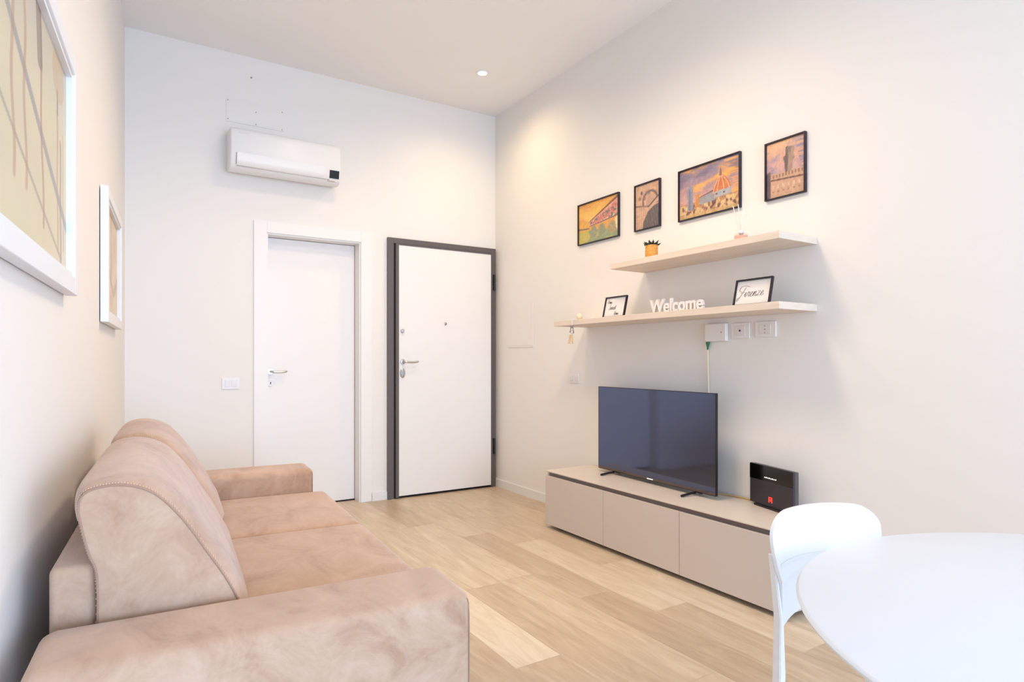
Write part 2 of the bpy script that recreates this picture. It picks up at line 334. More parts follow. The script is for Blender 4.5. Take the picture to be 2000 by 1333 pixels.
def frame_ring(bm, w, h, fw, y0, y1, mi=0):
    """picture frame members, outer size w x h, face width fw, from y0 (front) to y1 (back)"""
    for x0, x1, z0, z1 in ((-w/2, -w/2+fw, -h/2, h/2), (w/2-fw, w/2, -h/2, h/2), (-w/2+fw, w/2-fw, h/2-fw, h/2), (-w/2+fw, w/2-fw, -h/2, -h/2+fw)):
        box(bm, x0, y0, z0, x1, y1, z1, mi)
def art_big(u, v):
    c = np.zeros(u.shape+(3,))+np.array((214, 202, 172))
    c = blend(c, vnoise(u, v, 4, 3, 3)*1.2-0.2, (226, 212, 176))
    c = blend(c, (v-0.62)*2.2, (190, 184, 176))
    c = blend(c, np.clip((vnoise(u, v, 3, 4, 8)-0.5)*4, 0, 1)*0.35, (206, 206, 164))
    def stroke(x0, y0, x1, y1, w, col, a=0.8, cu=0.0):
        nonlocal c
        t = np.clip(((u-x0)*(x1-x0)+(v-y0)*(y1-y0))/((x1-x0)**2+(y1-y0)**2), 0, 1)
        px = x0+t*(x1-x0)+cu*np.sin(t*9); py = y0+t*(y1-y0); dd = np.hypot(u-px, v-py)
        c = blend(c, a*np.clip((w-dd)/0.006+0.5, 0, 1), col)
    stroke(0.1, 0.9, 1.0, 0.22, 0.022, (150, 150, 150)); stroke(0.0, 0.55, 0.9, 0.05, 0.01, (150, 140, 130), 0.6)
    stroke(0.62, 1.0, 0.66, 0.12, 0.011, (170, 124, 100), 0.6, 0.008); stroke(0.60, 1.0, 0.62, 0.78, 0.03, (120, 104, 90), 0.6)
    stroke(0.85, 0.72, 0.86, 0.08, 0.012, (186, 140, 112), 0.55, 0.004); stroke(0.90, 0.6, 0.905, 0.04, 0.014, (150, 130, 112), 0.55, 0.004); stroke(0.94, 0.66, 0.95, 0.1, 0.008, (190, 146, 120), 0.5, 0.004)
    stroke(0.85, 0.82, 0.855, 0.72, 0.01, (130, 118, 108), 0.7)
    c = blend(c, (((u-0.87)/0.09)**2+((v-0.9)/0.12)**2 < 1)*0.45, (196, 160, 120))
    for x in (0.2, 0.34, 0.45): stroke(x, 0.9, x+0.02, 0.2, 0.012, (176, 130, 104), 0.5, 0.01)
    return c
def art_far(u, v):
    c = np.zeros(u.shape+(3,))+np.array((226, 206, 176)); c = blend(c, vnoise(u, v, 3, 5, 12)*1.4-0.4, (206, 176, 140))
    c = blend(c, (np.abs(v-0.35-0.1*np.sin(u*7)) < 0.05)*0.5, (180, 150, 124)); c = blend(c, (np.abs(u-0.5) < 0.05)*(v > 0.3)*0.4, (170, 140, 120))
    return c
def left_picture(name, s0, s1, z0, z1, fn, fw, label, near_gap=0.004):
    w, h = s1-s0, z1-z0; p = wallp((s0+s1)/2, 0.004, (z0+z1)/2)
    # local -y must point into the room (+t), so turn the frame by +90 degrees minus the wall angle
    t = thing(name, p, label, 'picture', rotz=R(90)-LE)
    bm = bmesh.new(); frame_ring(bm, w, h, fw, -0.031, 0.0); 
    bmesh.ops.bevel(bm, geom=bm.edges[:], offset=0.0015, segments=1, affect='EDGES')
    mesh_obj('picture_frame', bm, M['fwhite'], t)
    bm = bmesh.new(); frame_ring(bm, w-2*fw, h-2*fw, 0.012, -0.024, -0.001); mesh_obj('inner_lip', bm, M['fwhite'], t)
    bm = print_mesh(fn, w-2*fw-0.024, h-2*fw-0.024, 230, 140); o = mesh_obj('artwork', bm, M['print'], t); o.location = (0, -0.010, 0)
    bm = bmesh.new(); box(bm, -w/2+fw+0.001, -0.0095, -h/2+fw+0.001, w/2-fw-0.001, -0.002, h/2-fw-0.001); mesh_obj('backing_board', bm, M['fwhite'], t)
left_picture('framed_artwork', 1.10, 2.272, 1.345, 2.045, art_big, 0.05, 'large white framed abstract print with brown drips, nearest on the left wall')
left_picture('framed_artwork', 3.262, 4.085, 1.322, 1.930, art_far, 0.045, 'smaller white framed print on the left wall, farther off beside the back corner')

# ------------------------------------------------------------------ air conditioner
t = thing('air_conditioner', (1.0, YB, 2.49), 'white split air conditioner with small black display above the white door', 'air conditioner')
prof = [(0, 0.03), (-0.10, 0.002), (-0.165, 0.012), (-0.192, 0.045), (-0.203, 0.10), (-0.205, 0.20), (-0.200, 0.265), (-0.180, 0.293), (-0.14, 0.300), (0, 0.302)]
pp = catmull([(0, y, z) for y, z in prof], 4)
bm = bmesh.new(); xs = [-0.386, -0.383, -0.376, 0.376, 0.383, 0.386]; ins = [0.012, 0.004, 0, 0, 0.004, 0.012]; rings = []
for x, q in zip(xs, ins):
    rings.append([bm.verts.new((x, min(0, p.y*(1-q*5)), 0.15+(p.z-0.15)*(1-q*4))) for p in pp])
for a, b_ in zip(rings, rings[1:]):
    for i in range(len(pp)): j = (i+1) % len(pp); bm.faces.new((a[i], a[j], b_[j], b_[i]))
bm.faces.new(rings[0]); bm.faces.new(rings[-1][::-1]); bmesh.ops.recalc_face_normals(bm, faces=bm.faces[:])
mesh_obj('casing', bm, M['white'], t, smooth=True)
bm = bmesh.new()   # flap, a thin curved lip over the outlet
fp = [(-0.2065, 0.118), (-0.2015, 0.070), (-0.188, 0.036), (-0.180, 0.030)]
for (y0, z0), (y1, z1) in zip(fp, fp[1:]):
    v = [bm.verts.new(p) for p in ((-0.345, y0-0.002, z0), (0.262, y0-0.002, z0), (0.262, y1-0.002, z1), (-0.345, y1-0.002, z1))]; bm.faces.new(v)
bmesh.ops.remove_doubles(bm, verts=bm.verts[:], dist=0.0001); bmesh.ops.solidify(bm, geom=bm.faces[:], thickness=0.003)
mesh_obj('air_flap', bm, M['white'], t, smooth=True)
bm = bmesh.new(); box(bm, -0.350, -0.2075, 0.036, -0.3465, -0.196, 0.115); box(bm, -0.345, -0.190, 0.0268, 0.30, -0.183, 0.0300); mesh_obj('flap_gap', bm, M['keys'], t)
bm = bmesh.new()
v = [bm.verts.new(p) for p in ((0.300, -0.2065, 0.098), (0.372, -0.2065, 0.098), (0.372, -0.1935, 0.040), (0.300, -0.1935, 0.040))]; bm.faces.new(v)
bmesh.ops.solidify(bm, geom=bm.faces[:], thickness=0.004); mesh_obj('display_window', bm, M['black'], t)
bm = bmesh.new(); box(bm, -0.330, -0.2050, 0.258, -0.270, -0.2028, 0.263); mesh_obj('badge', bm, M['platein'], t)
bm = bmesh.new(); box(bm, 0.29, -0.183, 0.018, 0.345, -0.178, 0.023); mesh_obj('indicator', bm, M['keys'], t)

# wall access panel above it
t = thing('access_panel', (0.812, YB, 2.965), 'faint white rectangular access panel on the wall above the air conditioner', 'access panel')
mesh_obj('panel', bbox(-0.20, -0.005, -0.082, 0.20, 0, 0.082, 0.001, 1), M['wall'], t)
bm = bmesh.new()
for x, z in ((-0.19, 0.07), (-0.19, -0.065), (0.0, 0.02), (0.0, -0.07), (0.185, 0.06), (0.185, -0.072)): lathe(bm, [(0.004, 0), (0.004, -0.0015)], 10, (x, -0.005, z), 'y')
mesh_obj('screw', bm, M['keys'], t)['kind'] = 'stuff'
bm = bmesh.new(); lathe(bm, [(0.006, 0), (0.006, -0.004), (0.004, -0.006)], 12, (0.781, YB, 3.236), 'y')
tag(mesh_obj('wall_plug', bm, M['keys'], smooth=True), 'tiny dark screw plug high on the back wall under the ceiling', 'wall plug')
# fuse panel on the right wall
t = thing('fuse_box', (XR, 4.438, 1.466), 'flush white fuse box cover on the right wall beside the dark framed door', 'fuse box')
mesh_obj('cover', bbox(-0.004, -0.202, -0.204, 0, 0.202, 0.204, 0.001, 2), M['wall'], t)
mesh_obj('cover_door', bbox(-0.0055, -0.185, -0.188, -0.0041, 0.185, 0.188, 0.0005, 1), M['wall'], t)

# ------------------------------------------------------------------ switches and sockets
def plate_x(y0, y1, z0, z1, label, kind, cat='socket', name='wall_socket', depth=0.010):   # on the right wall
    t = thing(name, (XR, (y0+y1)/2, (z0+z1)/2), label, cat); w, h = (y1-y0)/2, (z1-z0)/2
    mesh_obj('plate', bbox(-depth, -w, -h, 0, w, h, 0.002, 2), M['plate'], t)
    if kind in ('coax', 'power'):
        mesh_obj('module', bbox(-depth-0.003, -w*0.55, -h*0.62, -depth-0.0001, w*0.55, h*0.62, 0.001, 1), M['platein'], t)
        bm = bmesh.new()
        if kind == 'coax': lathe(bm, [(0.0055, 0), (0.0055, -0.002)], 14, (-depth-0.003, 0, 0), 'x')
        else:
            for z in (-0.018, 0, 0.018): lathe(bm, [(0.0032, 0), (0.0032, -0.0015)], 10, (-depth-0.003, 0, z), 'x')
        mesh_obj('contact_holes' if kind == 'power' else 'aerial_contact', bm, M['ink'] if kind == 'coax' else M['keys'], t)
    if kind == 'switch':
        for a in (-0.5, 0.5): mesh_obj('rocker', bbox(-depth-0.003, a*w-w*0.3, -h*0.55, -depth-0.0001, a*w+w*0.3, h*0.55, 0.001, 1), M['platein'], t)
    return t
plate_x(2.136, 2.254, 1.271, 1.356, 'white aerial socket with dark round contact, middle plate under the lower shelf', 'coax')
plate_x(1.978, 2.101, 1.274, 1.356, 'white three hole power socket under the near end of the lower shelf', 'power')
plate_x(3.625, 3.745, 0.978, 1.046, 'white double switch plate on the wall left of the television', 'switch', 'light switch', 'light_switch', 0.006)
t = thing('junction_box', (XR, 2.352, 1.309), 'white surface mounted cable box left of the sockets, cable leaving its bottom', 'junction box')
mesh_obj('lid', bbox(-0.028, -0.072, -0.050, 0, 0.072, 0.050, 0.003, 2), M['plate'], t)
bm = bmesh.new(); lathe(bm, [(0.004, 0), (0.004, -0.002)], 12, (-0.028, -0.045, 0.0), 'x'); mesh_obj('screw', bm, M['keys'], t)
t = thing('television_cable', (XR-0.016, 2.412, 1.257), 'thin cream cable with green clip dropping from the cable box behind the television', 'cable')
bm = bmesh.new(); tube(bm, catmull([(0, 0, 0), (0.002, 0.002, -0.1), (0.006, 0.0, -0.3), (0.006, 0.004, -0.55), (0.002, 0.0, -0.80), (-0.02, 0.0, -0.855)], 6), 0.0042, 8); mesh_obj('cord', bm, M['cord'], t, smooth=True)
bm = bmesh.new(); P = [(0, 0, 0.0), (0, 0, -0.012), (0, 0, -0.03), (0, 0.001, -0.045)]; tube(bm, P, [0.012, 0.010, 0.006, 0.005], 10); mesh_obj('green_clip', bm, M['green'], t, smooth=True)
# switch by the white door on the back wall
t = thing('light_switch', (0.642, YB, 0.982), 'pale double switch plate on the back wall between sofa and white door', 'light switch')
mesh_obj('plate', bbox(-0.060, -0.007, -0.040, 0.060, 0, 0.040, 0.002, 2), M['plate'], t)
for a in (-0.022, 0.022): mesh_obj('rocker', bbox(a-0.018, -0.010, -0.024, a+0.018, -0.0071, 0.024, 0.001, 1), M['platein'], t)

# ------------------------------------------------------------------ ceiling downlight
t = thing('ceiling_downlight', (2.34, 4.16, ZC), 'small round recessed spotlight glowing in the ceiling near the back corner', 'ceiling light')
bm = bmesh.new(); lathe(bm, [(0.047, 0), (0.047, -0.004), (0.037, -0.008), (0.033, -0.003)], 32); mesh_obj('trim_ring', bm, M['fwhite'], t, smooth=True)
bm = bmesh.new(); lathe(bm, [(0.033, -0.001), (0.033, -0.0045)], 28); mesh_obj('lens', bm, M['glow'], t)

# ------------------------------------------------------------------ shelves
def shelf(y0, y1, z0, label):
    o = mesh_obj('floating_shelf', bbox(-0.300, y0, 0, 0, y1, 0.035, 0.0012, 1), M['shelf'], loc=(XR, 0, z0)); return tag(o, label, 'shelf')
ZU, ZL = 1.720, 1.391
shelf(1.757, 2.935, ZU, 'shorter pale wood floating shelf, the upper one, holding plant and diffuser')
shelf(1.757, 3.535, ZL, 'longer pale wood floating shelf, the lower one, above the television')
TU, TL = ZU+0.035, ZL+0.035

# potted plant
t = thing('potted_succulent', (2.72, 2.728, TU), 'small dark leaved succulent in a golden wooden pot on the upper shelf', 'plant')
bm = bmesh.new(); lathe(bm, [(0.034, 0), (0.0375, 0.005), (0.0385, 0.05), (0.0375, 0.098), (0.033, 0.098), (0.032, 0.086)], 32); mesh_obj('pot', bm, M['pot'], t, smooth=True)
bm = bmesh.new(); lathe(bm, [(0.0318, 0.084), (0.031, 0.088)], 24); mesh_obj('soil', bm, M['soil'], t)
bm = bmesh.new(); random.seed(3)
for i in range(20):
    a = i*2.4; tilt = 0.25+0.8*(i/20); L_ = 0.040+0.020*random.random(); r0 = 0.003+0.014*(i/20)
    b0 = Vector((r0*math.cos(a), r0*math.sin(a), 0.087)); dd = Vector((math.cos(a)*math.sin(tilt), math.sin(a)*math.sin(tilt), math.cos(tilt)*0.85))
    tube(bm, [b0, b0+dd*L_*0.35, b0+dd*L_*0.7, b0+dd*L_], [0.003, 0.0068, 0.005, 0.0006], 6)
lf = mesh_obj('leaves', bm, M['leaf'], t, smooth=True)
# reed diffuser
t = thing('reed_diffuser', (2.72, 2.082, TU), 'small reed diffuser with white sticks and pink label on the upper shelf', 'diffuser')
bm = bmesh.new(); lathe(bm, [(0.030, 0), (0.033, 0.004), (0.033, 0.046), (0.028, 0.054), (0.013, 0.058), (0.013, 0.072), (0.010, 0.072), (0.010, 0.060)], 28); mesh_obj('bottle', bm, M['glass'], t, smooth=True)
bm = bmesh.new(); lathe(bm, [(0.0155, 0.058), (0.0155, 0.072), (0.0135, 0.074)], 24); mesh_obj('collar', bm, M['paper'], t, smooth=True)
bm = bmesh.new(); lathe(bm, [(0.0336, 0.008), (0.0336, 0.044)], 28); mesh_obj('pink_label', bm, M['pink'], t, smooth=True)
for dy, dx, L_ in ((0.050, 0.0, 0.20), (0.010, -0.01, 0.20), (-0.055, 0.01, 0.185), (-0.03, -0.02, 0.2), (0.03, 0.02, 0.19)):
    bm = bmesh.new(); tube(bm, [(-dx*0.1, -dy*0.1, 0.012), (dx*0.3, dy*0.3, 0.08), (dx, dy, 0.012+L_)], 0.0024, 7); mesh_obj('reed', bm, M['reed'], t, smooth=True)

# ------------------------------------------------------------------ script lettering as flat ribbons
def ribbon(bm, P, w, y=0):
    P = [Vector((p[0], 0, p[1])) for p in P]; P = catmull(P, 5); n = len(P); prev = None
    for i, p in enumerate(P):
        a = P[max(i-1, 0)]; b_ = P[min(i+1, n-1)]; t = (b_-a); t = t.normalized() if t.length > 1e-6 else Vector((1, 0, 0))
        q = Vector((-t.z, 0, t.x)); ww = w*(0.6+0.5*abs(t.z))
        cur = (bm.verts.new(p+q*ww/2+Vector((0, y, 0))), bm.verts.new(p-q*ww/2+Vector((0, y, 0))))
        if prev: bm.faces.new((prev[0], prev[1], cur[1], cur[0]))
        prev = cur
G = {  # cursive glyph strokes in units of the x-height, with advance
 'F': ([[(0.1, 0.0), (-0.35, -0.5), (-0.1, -0.75), (0.35, 0.2), (0.9, 1.9)], [(0.25, 1.1), (-0.35, 1.3), (-0.3, 2.0), (0.6, 2.25), (1.7, 2.0)], [(0.1, 0.75), (0.55, 0.95), (1.05, 0.95)]], 1.1),
 'i': ([[(0, 0.25), (0.3, 0.95), (0.2, 0.2), (0.35, 0), (0.6, 0.3)], [(0.42, 1.35), (0.46, 1.45)]], 0.55),
 'r': ([[(0, 0.25), (0.25, 1.0), (0.3, 0.8), (0.6, 0.9), (0.45, 0.25), (0.6, 0.02), (0.8, 0.3)]], 0.75),
 'e': ([[(0, 0.25), (0.45, 0.6), (0.42, 0.95), (0.15, 0.75), (0.15, 0.15), (0.4, 0), (0.75, 0.35)]], 0.7),
 'n': ([[(0, 0.3), (0.2, 0.95), (0.12, 0.0), (0.25, 0.6), (0.55, 0.95), (0.52, 0.2), (0.68, 0.02), (0.9, 0.3)]], 0.85),
 'z': ([[(0.05, 0.85), (0.3, 0.98), (0.6, 0.85), (0.1, 0.08), (0.4, 0.12), (0.8, 0.1)]], 0.8),
 'H': ([[(0.0, 1.7), (0.35, 1.9), (0.15, 0.0)], [(1.15, 1.95), (0.85, 1.2), (0.75, 0.05), (0.95, 0.0)], [(0.05, 0.85), (0.5, 1.05), (1.0, 1.0)]], 1.1),
 'o': ([[(0.4, 0.95), (0.12, 0.6), (0.25, 0.02), (0.55, 0.35), (0.42, 0.92), (0.8, 0.75)]], 0.7),
 'm': ([[(0, 0.3), (0.18, 0.95), (0.1, 0.0), (0.25, 0.7), (0.45, 0.92), (0.42, 0.0), (0.55, 0.7), (0.78, 0.92), (0.76, 0.15), (0.92, 0.0), (1.1, 0.3)]], 1.05),
 'S': ([[(0.95, 1.75), (0.6, 2.0), (0.3, 1.6), (0.75, 0.8), (0.4, 0.0), (-0.1, 0.3)]], 1.0),
 'w': ([[(0, 0.8), (0.12, 0.95), (0.1, 0.1), (0.35, 0.1), (0.45, 0.9), (0.45, 0.1), (0.75, 0.15), (0.8, 0.95), (1.0, 0.8)]], 0.95),
 't': ([[(0, 0.3), (0.35, 1.6), (0.22, 0.2), (0.4, 0.0), (0.65, 0.3)], [(0.05, 1.05), (0.6, 1.15)]], 0.6)}
def script(bm, word, x, z, h, w, y=-0.0012, slant=0.28):
    for ch in word:
        st_, adv = G[ch]
        for s_ in st_: ribbon(bm, [(x+(px+slant*pz)*h, z+pz*h) for px, pz in s_], w, y)
        x += adv*h
def shelf_frame(y_c, w, h, words, label):
    # stands on the lower shelf leaning back against nothing but its strut; local x right, faces -x of the room
    t = thing('word_frame', (2.675, y_c, TL), label, 'picture frame', rotz=R(-90)); tilt = R(13)
    rot = Matrix.Rotation(-tilt, 4, 'X')
    def put(bm, name, m, par=t, dy=0):
        bmesh.ops.translate(bm, vec=(0, dy, h/2), verts=bm.verts[:]); bmesh.ops.transform(bm, matrix=rot, verts=bm.verts[:])
        zmin = 0.0; return mesh_obj(name, bm, m, par)
    bm = bmesh.new(); frame_ring(bm, w, h, 0.0085, -0.013, 0.0); put(bm, 'frame_border', M['frameblk'], dy=0)
    bm = bmesh.new(); box(bm, -w/2+0.0085, -0.006, -h/2+0.0085, w/2-0.0085, -0.001, h/2-0.0085); put(bm, 'card', M['paper'])
    for (wd, x, z, hh, ww) in words: bm = bmesh.new(); script(bm, wd, x, z, hh, ww, -0.0075); put(bm, 'written_word', M['ink'])
    bm = bmesh.new(); v = [(-0.02, 0.0015, h*0.3), (0.02, 0.0015, h*0.3), (0.02, 0.062, -h/2+0.022), (-0.02, 0.062, -h/2+0.022)]; bm.faces.new([bm.verts.new(p) for p in v]); bmesh.ops.solidify(bm, geom=bm.faces[:], thickness=0.002)
    put(bm, 'strut', M['frameblk'])
    return t
shelf_frame(3.02, 0.205, 0.142, [('Home', -0.078, 0.026, 0.0125, 0.0016), ('Sweet', -0.062, -0.016, 0.0175, 0.0019), ('Home', -0.002, -0.053, 0.0125, 0.0016)], 'small black frame with three lines of script, left end of lower shelf')
shelf_frame(1.985, 0.215, 0.142, [('Firenze', -0.080, -0.022, 0.026, 0.0018)], 'small black frame lettered Firenze, near end of lower shelf')
# Welcome letters
cu = bpy.data.curves.new('w', 'FONT'); cu.body = 'Welcome'; cu.size = 0.112; cu.extrude = 0.008; cu.offset = 0.0028; cu.space_character = 0.98
tmp = bpy.data.objects.new('w', cu); COL.objects.link(tmp); bpy.context.view_layer.update()
me = bpy.data.meshes.new_from_object(tmp.evaluated_get(bpy.context.evaluated_depsgraph_get())); bpy.data.objects.remove(tmp)
bm = bmesh.new(); bm.from_mesh(me); xs = [v.co.x for v in bm.verts]; zs = [v.co.y for v in bm.verts]
for v in bm.verts: x, y, z = v.co; v.co = ((x-min(xs))*0.40/(max(xs)-min(xs)), -z, (y-min(zs)))
tag(mesh_obj('welcome_letters', bm, M['plate'], loc=(2.66, 2.675, TL), rotz=R(-90)), 'white cut out letters spelling Welcome standing between the two small frames', 'sign')

# hanging cord with keys over the far end of the lower shelf
t = thing('key_bunch', (2.555, 3.29, TL), 'white cord with keys and pale wooden tags hanging over the lower shelf', 'keys')
bm = bmesh.new(); tube(bm, catmull([(0.10, 0.01, 0.004), (0.04, 0.02, 0.006), (0.0, 0.0, 0.006), (-0.011, 0, 0.0), (-0.012, 0.0, -0.045), (-0.012, 0.0, -0.075)], 5), 0.0018, 6); mesh_obj('cord', bm, M['plate'], t, smooth=True)
bm = bmesh.new(); bmesh.ops.create_uvsphere(bm, u_segments=16, v_segments=10, radius=0.021, matrix=Matrix.Translation((0.06, 0.01, 0.022))); mesh_obj('pompom', bm, M['cord'], t, smooth=True)
bm = bmesh.new(); tube(bm, [(-0.013, 0.013*math.cos(a), -0.086+0.013*math.sin(a)) for a in [2*math.pi*i/20 for i in range(20)]], 0.0012, 6, True); mesh_obj('key_ring', bm, M['keys'], t, smooth=True)
for yy, an, L_ in ((-0.016, -0.3, 0.045), (0.012, 0.35, 0.04)):
    bm = bmesh.new(); lathe(bm, [(0.010, -0.001), (0.010, 0.001)], 16, (0, 0, 0), 'x'); box(bm, -0.001, -0.003, -L_, 0.001, 0.003, -0.008); box(bm, -0.001, 0.003, -L_, 0.001, 0.007, -L_+0.006)
    bmesh.ops.rotate(bm, matrix=Matrix.Rotation(an, 3, 'X'), verts=bm.verts[:]); bmesh.ops.translate(bm, vec=(-0.014, yy*0.6, -0.050), verts=bm.verts[:]); mesh_obj('key', bm, M['keys'], t)
for yy, an in ((0.010, 0.18), (-0.010, -0.15)):
    bm = bbox(-0.003, -0.009, -0.062, 0.003, 0.009, 0, 0.002, 2); bmesh.ops.rotate(bm, matrix=Matrix.Rotation(an, 3, 'X'), verts=bm.verts[:]); bmesh.ops.translate(bm, vec=(-0.020, yy, -0.102), verts=bm.verts[:]); mesh_obj('wooden_tag', bm, M['woodtag'], t)

# ------------------------------------------------------------------ four framed photographs of the city
def sky(u, v, seed, top, mid, low, cloud):
    c = np.zeros(u.shape+(3,)); t = v[..., None]
    c = np.where(t > 0.6, np.array(mid)+(np.array(top)-np.array(mid))*(t-0.6)/0.4, np.array(low)+(np.array(mid)-np.array(low))*t/0.6)
    return blend(c, (vnoise(u+0.3*v, v*1.0, 3, 6, seed, 5)-0.48)*5*0.8, cloud)
def pic_bridge(u, v):
    c = sky(u, v, 21, (232, 170, 70), (244, 196, 98), (250, 206, 120), (224, 150, 84))
    wl = 0.30
    c = blend(c, (v < wl)*1.0, (138, 158, 120)); c = blend(c, (v < wl)*(vnoise(u, v, 3, 14, 5)-0.4)*2.2, (190, 176, 96))
    c = blend(c, poly(u, v, [(0, wl), (0, .55), (.06, .58), (.18, .56), (.30, .52), (.36, .5), (.36, wl)]), (226, 168, 72))
    c = blend(c, poly(u, v, [(0, .40), (.3, .36), (.3, .33), (0, .36)]), (112, 92, 96))
    c = blend(c, poly(u, v, [(0, 0), (0, .30), (.26, .30), (.30, .1), (.2, 0)])*0.8, (206, 186, 84))
    c = blend(c, poly(u, v, [(.28, .30), (.28, .52), (1, .95), (1, .30)]), (228, 164, 140))
    c = blend(c, poly(u, v, [(.28, .50), (.28, .53), (1, 1.0), (1, .93)]), (128, 84, 66))
    n = vnoise(u, v, 26, 16, 9, 2)
    c = blend(c, poly(u, v, [(.30, .44), (.30, .50), (1, .88), (1, .46)])*(n > 0.52)*0.8, (206, 110, 96))
    c = blend(c, poly(u, v, [(.30, .44), (.30, .50), (1, .82), (1, .52)])*(n < 0.40)*0.8, (104, 96, 100))
    c = blend(c, poly(u, v, [(.55, .46), (1, .58), (1, .46), (.55, .42)])*(n > 0.45)*0.8, (222, 226, 214))
    c = blend(c, poly(u, v, [(.28, .40), (1, .50), (1, .20), (.28, .30)]), (222, 160, 84))
    for cx, rx in ((.40, .07), (.60, .09), (.86, .11)): c = blend(c, (((u-cx)/rx)**2+((v-.24)/.15)**2 < 1)*1.0, (146, 150, 118) if cx < .8 else (168, 150, 112))
    c = blend(c, poly(u, v, [(.28, .41), (1, .52), (1, .49), (.28, .385)]), (126, 92, 84))
    c = blend(c, poly(u, v, [(.92, .44), (1, .50), (1, .10), (.94, .22)]), (236, 222, 170))
    return c
def pic_facade(u, v):
    c = np.zeros(u.shape+(3,))+np.array((214, 172, 140)); c = blend(c, vnoise(u, v, 8, 12, 31)*1.4-0.5, (176, 140, 120))
    c = blend(c, (np.abs(u-.58) < .035+.25*np.clip(.80-v, 0, 1))*(v < .82)*(v > .5)*0.9, (122, 106, 102))
    c = blend(c, (np.hypot((u-.64)/.20, (v-.60)/.16) < 1)*0.9, (196, 158, 134))
    c = blend(c, (np.abs(np.hypot((u-.62)/.30, (v-.60)/.22)-1) < .12)*(v > .52)*0.9, (112, 96, 96))
    for x, y in ((.18, .70), (.38, .68)): c = blend(c, (np.hypot((u-x)*.8, v-y) < .045)*0.8, (140, 104, 90))
    c = blend(c, (np.hypot((u-.26)*.8, (v-.82)) < .04)*0.8, (84, 72, 78))
    c = blend(c, poly(u, v, [(0, .56), (.6, .49), (.6, .465), (0, .53)])*0.9, (110, 88, 84))
    c = blend(c, (v < .52)*(np.sin(v*150) > .3)*0.35, (160, 112, 98)); c = blend(c, (v < .52)*(np.sin(u*70) > .6)*0.3, (236, 196, 172))
    c = blend(c, poly(u, v, [(.30, 0), (.34, .16), (.52, .36), (.75, .46), (1, .50), (1, 0)]), (92, 84, 82))
    c = blend(c, poly(u, v, [(.30, 0), (.34, .16), (.52, .36), (.75, .46), (1, .50), (1, 0)])*(np.sin(u*60+v*20) > .75)*0.4, (130, 116, 108))
    c = blend(c, poly(u, v, [(.55, .44), (1, .66), (1, .57), (.62, .42)]), (206, 166, 142)); c = blend(c, poly(u, v, [(.5, .47), (1, .70), (1, .67), (.54, .45)]), (94, 76, 76))
    return c
def pic_dome(u, v):
    c = sky(u, v, 44, (126, 118, 146), (170, 140, 150), (246, 176, 130), (244, 168, 90))
    c = blend(c, np.clip(1-np.abs(v-.60-.28*(u-.35))/.07, 0, 1)*(u > .25)*0.75, (250, 180, 84))
    c = blend(c, np.clip((vnoise(u, v, 3, 5, 50)-.5)*6, 0, 1)*(v > .6)*0.7, (110, 102, 128))
    c = blend(c, (v < .30)*0.9, (176, 128, 96)); n = vnoise(u, v, 30, 16, 17, 2)
    c = blend(c, (v < .28)*(n > .55)*0.9, (220, 190, 130)); c = blend(c, (v < .26)*(n < .38)*0.9, (92, 66, 70))
    c = blend(c, poly(u, v, [(.34, .22), (.34, .36), (.62, .44), (.62, .24)]), (150, 152, 158)); c = blend(c, poly(u, v, [(.34, .36), (.36, .38), (.60, .46), (.62, .43)]), (120, 84, 84))
    c = blend(c, poly(u, v, [(.14, .16), (.145, .62), (.19, .66), (.235, .62), (.24, .16)]), (138, 142, 162)); c = blend(c, poly(u, v, [(.17, .16), (.17, .60), (.19, .60), (.19, .16)])*0.6, (92, 92, 116))
    c = blend(c, poly(u, v, [(.29, .18), (.29, .40), (.28, .44), (.36, .44), (.35, .40), (.35, .18)]), (206, 138, 70))
    dome = [(.575, .34), (.585, .48), (.62, .59), (.67, .67), (.71, .71), (.75, .69), (.81, .61), (.86, .50), (.875, .38)]
    c = blend(c, poly(u, v, dome), (206, 116, 66))
    for a, b_ in ((.585, .70), (.65, .705), (.76, .71), (.85, .715)):
        x = a+(b_-a)*np.clip((v-.38)/.33, 0, 1)**1.6; c = blend(c, (np.abs(u-x) < .007)*(v > .36)*(v < .71)*0.9, (226, 190, 160))
    c = blend(c, poly(u, v, [(.685, .69), (.69, .77), (.705, .86), (.72, .77), (.725, .69)]), (120, 90, 92))
    c = blend(c, poly(u, v, [(.60, .28), (.60, .40), (.88, .42), (.88, .30)]), (168, 172, 178))
    for x in (.64, .76): c = blend(c, (np.hypot(u-x, v-.35) < .016)*1.0, (50, 48, 66))
    c = blend(c, (v < .08)*0.8, (206, 172, 112))
    return c
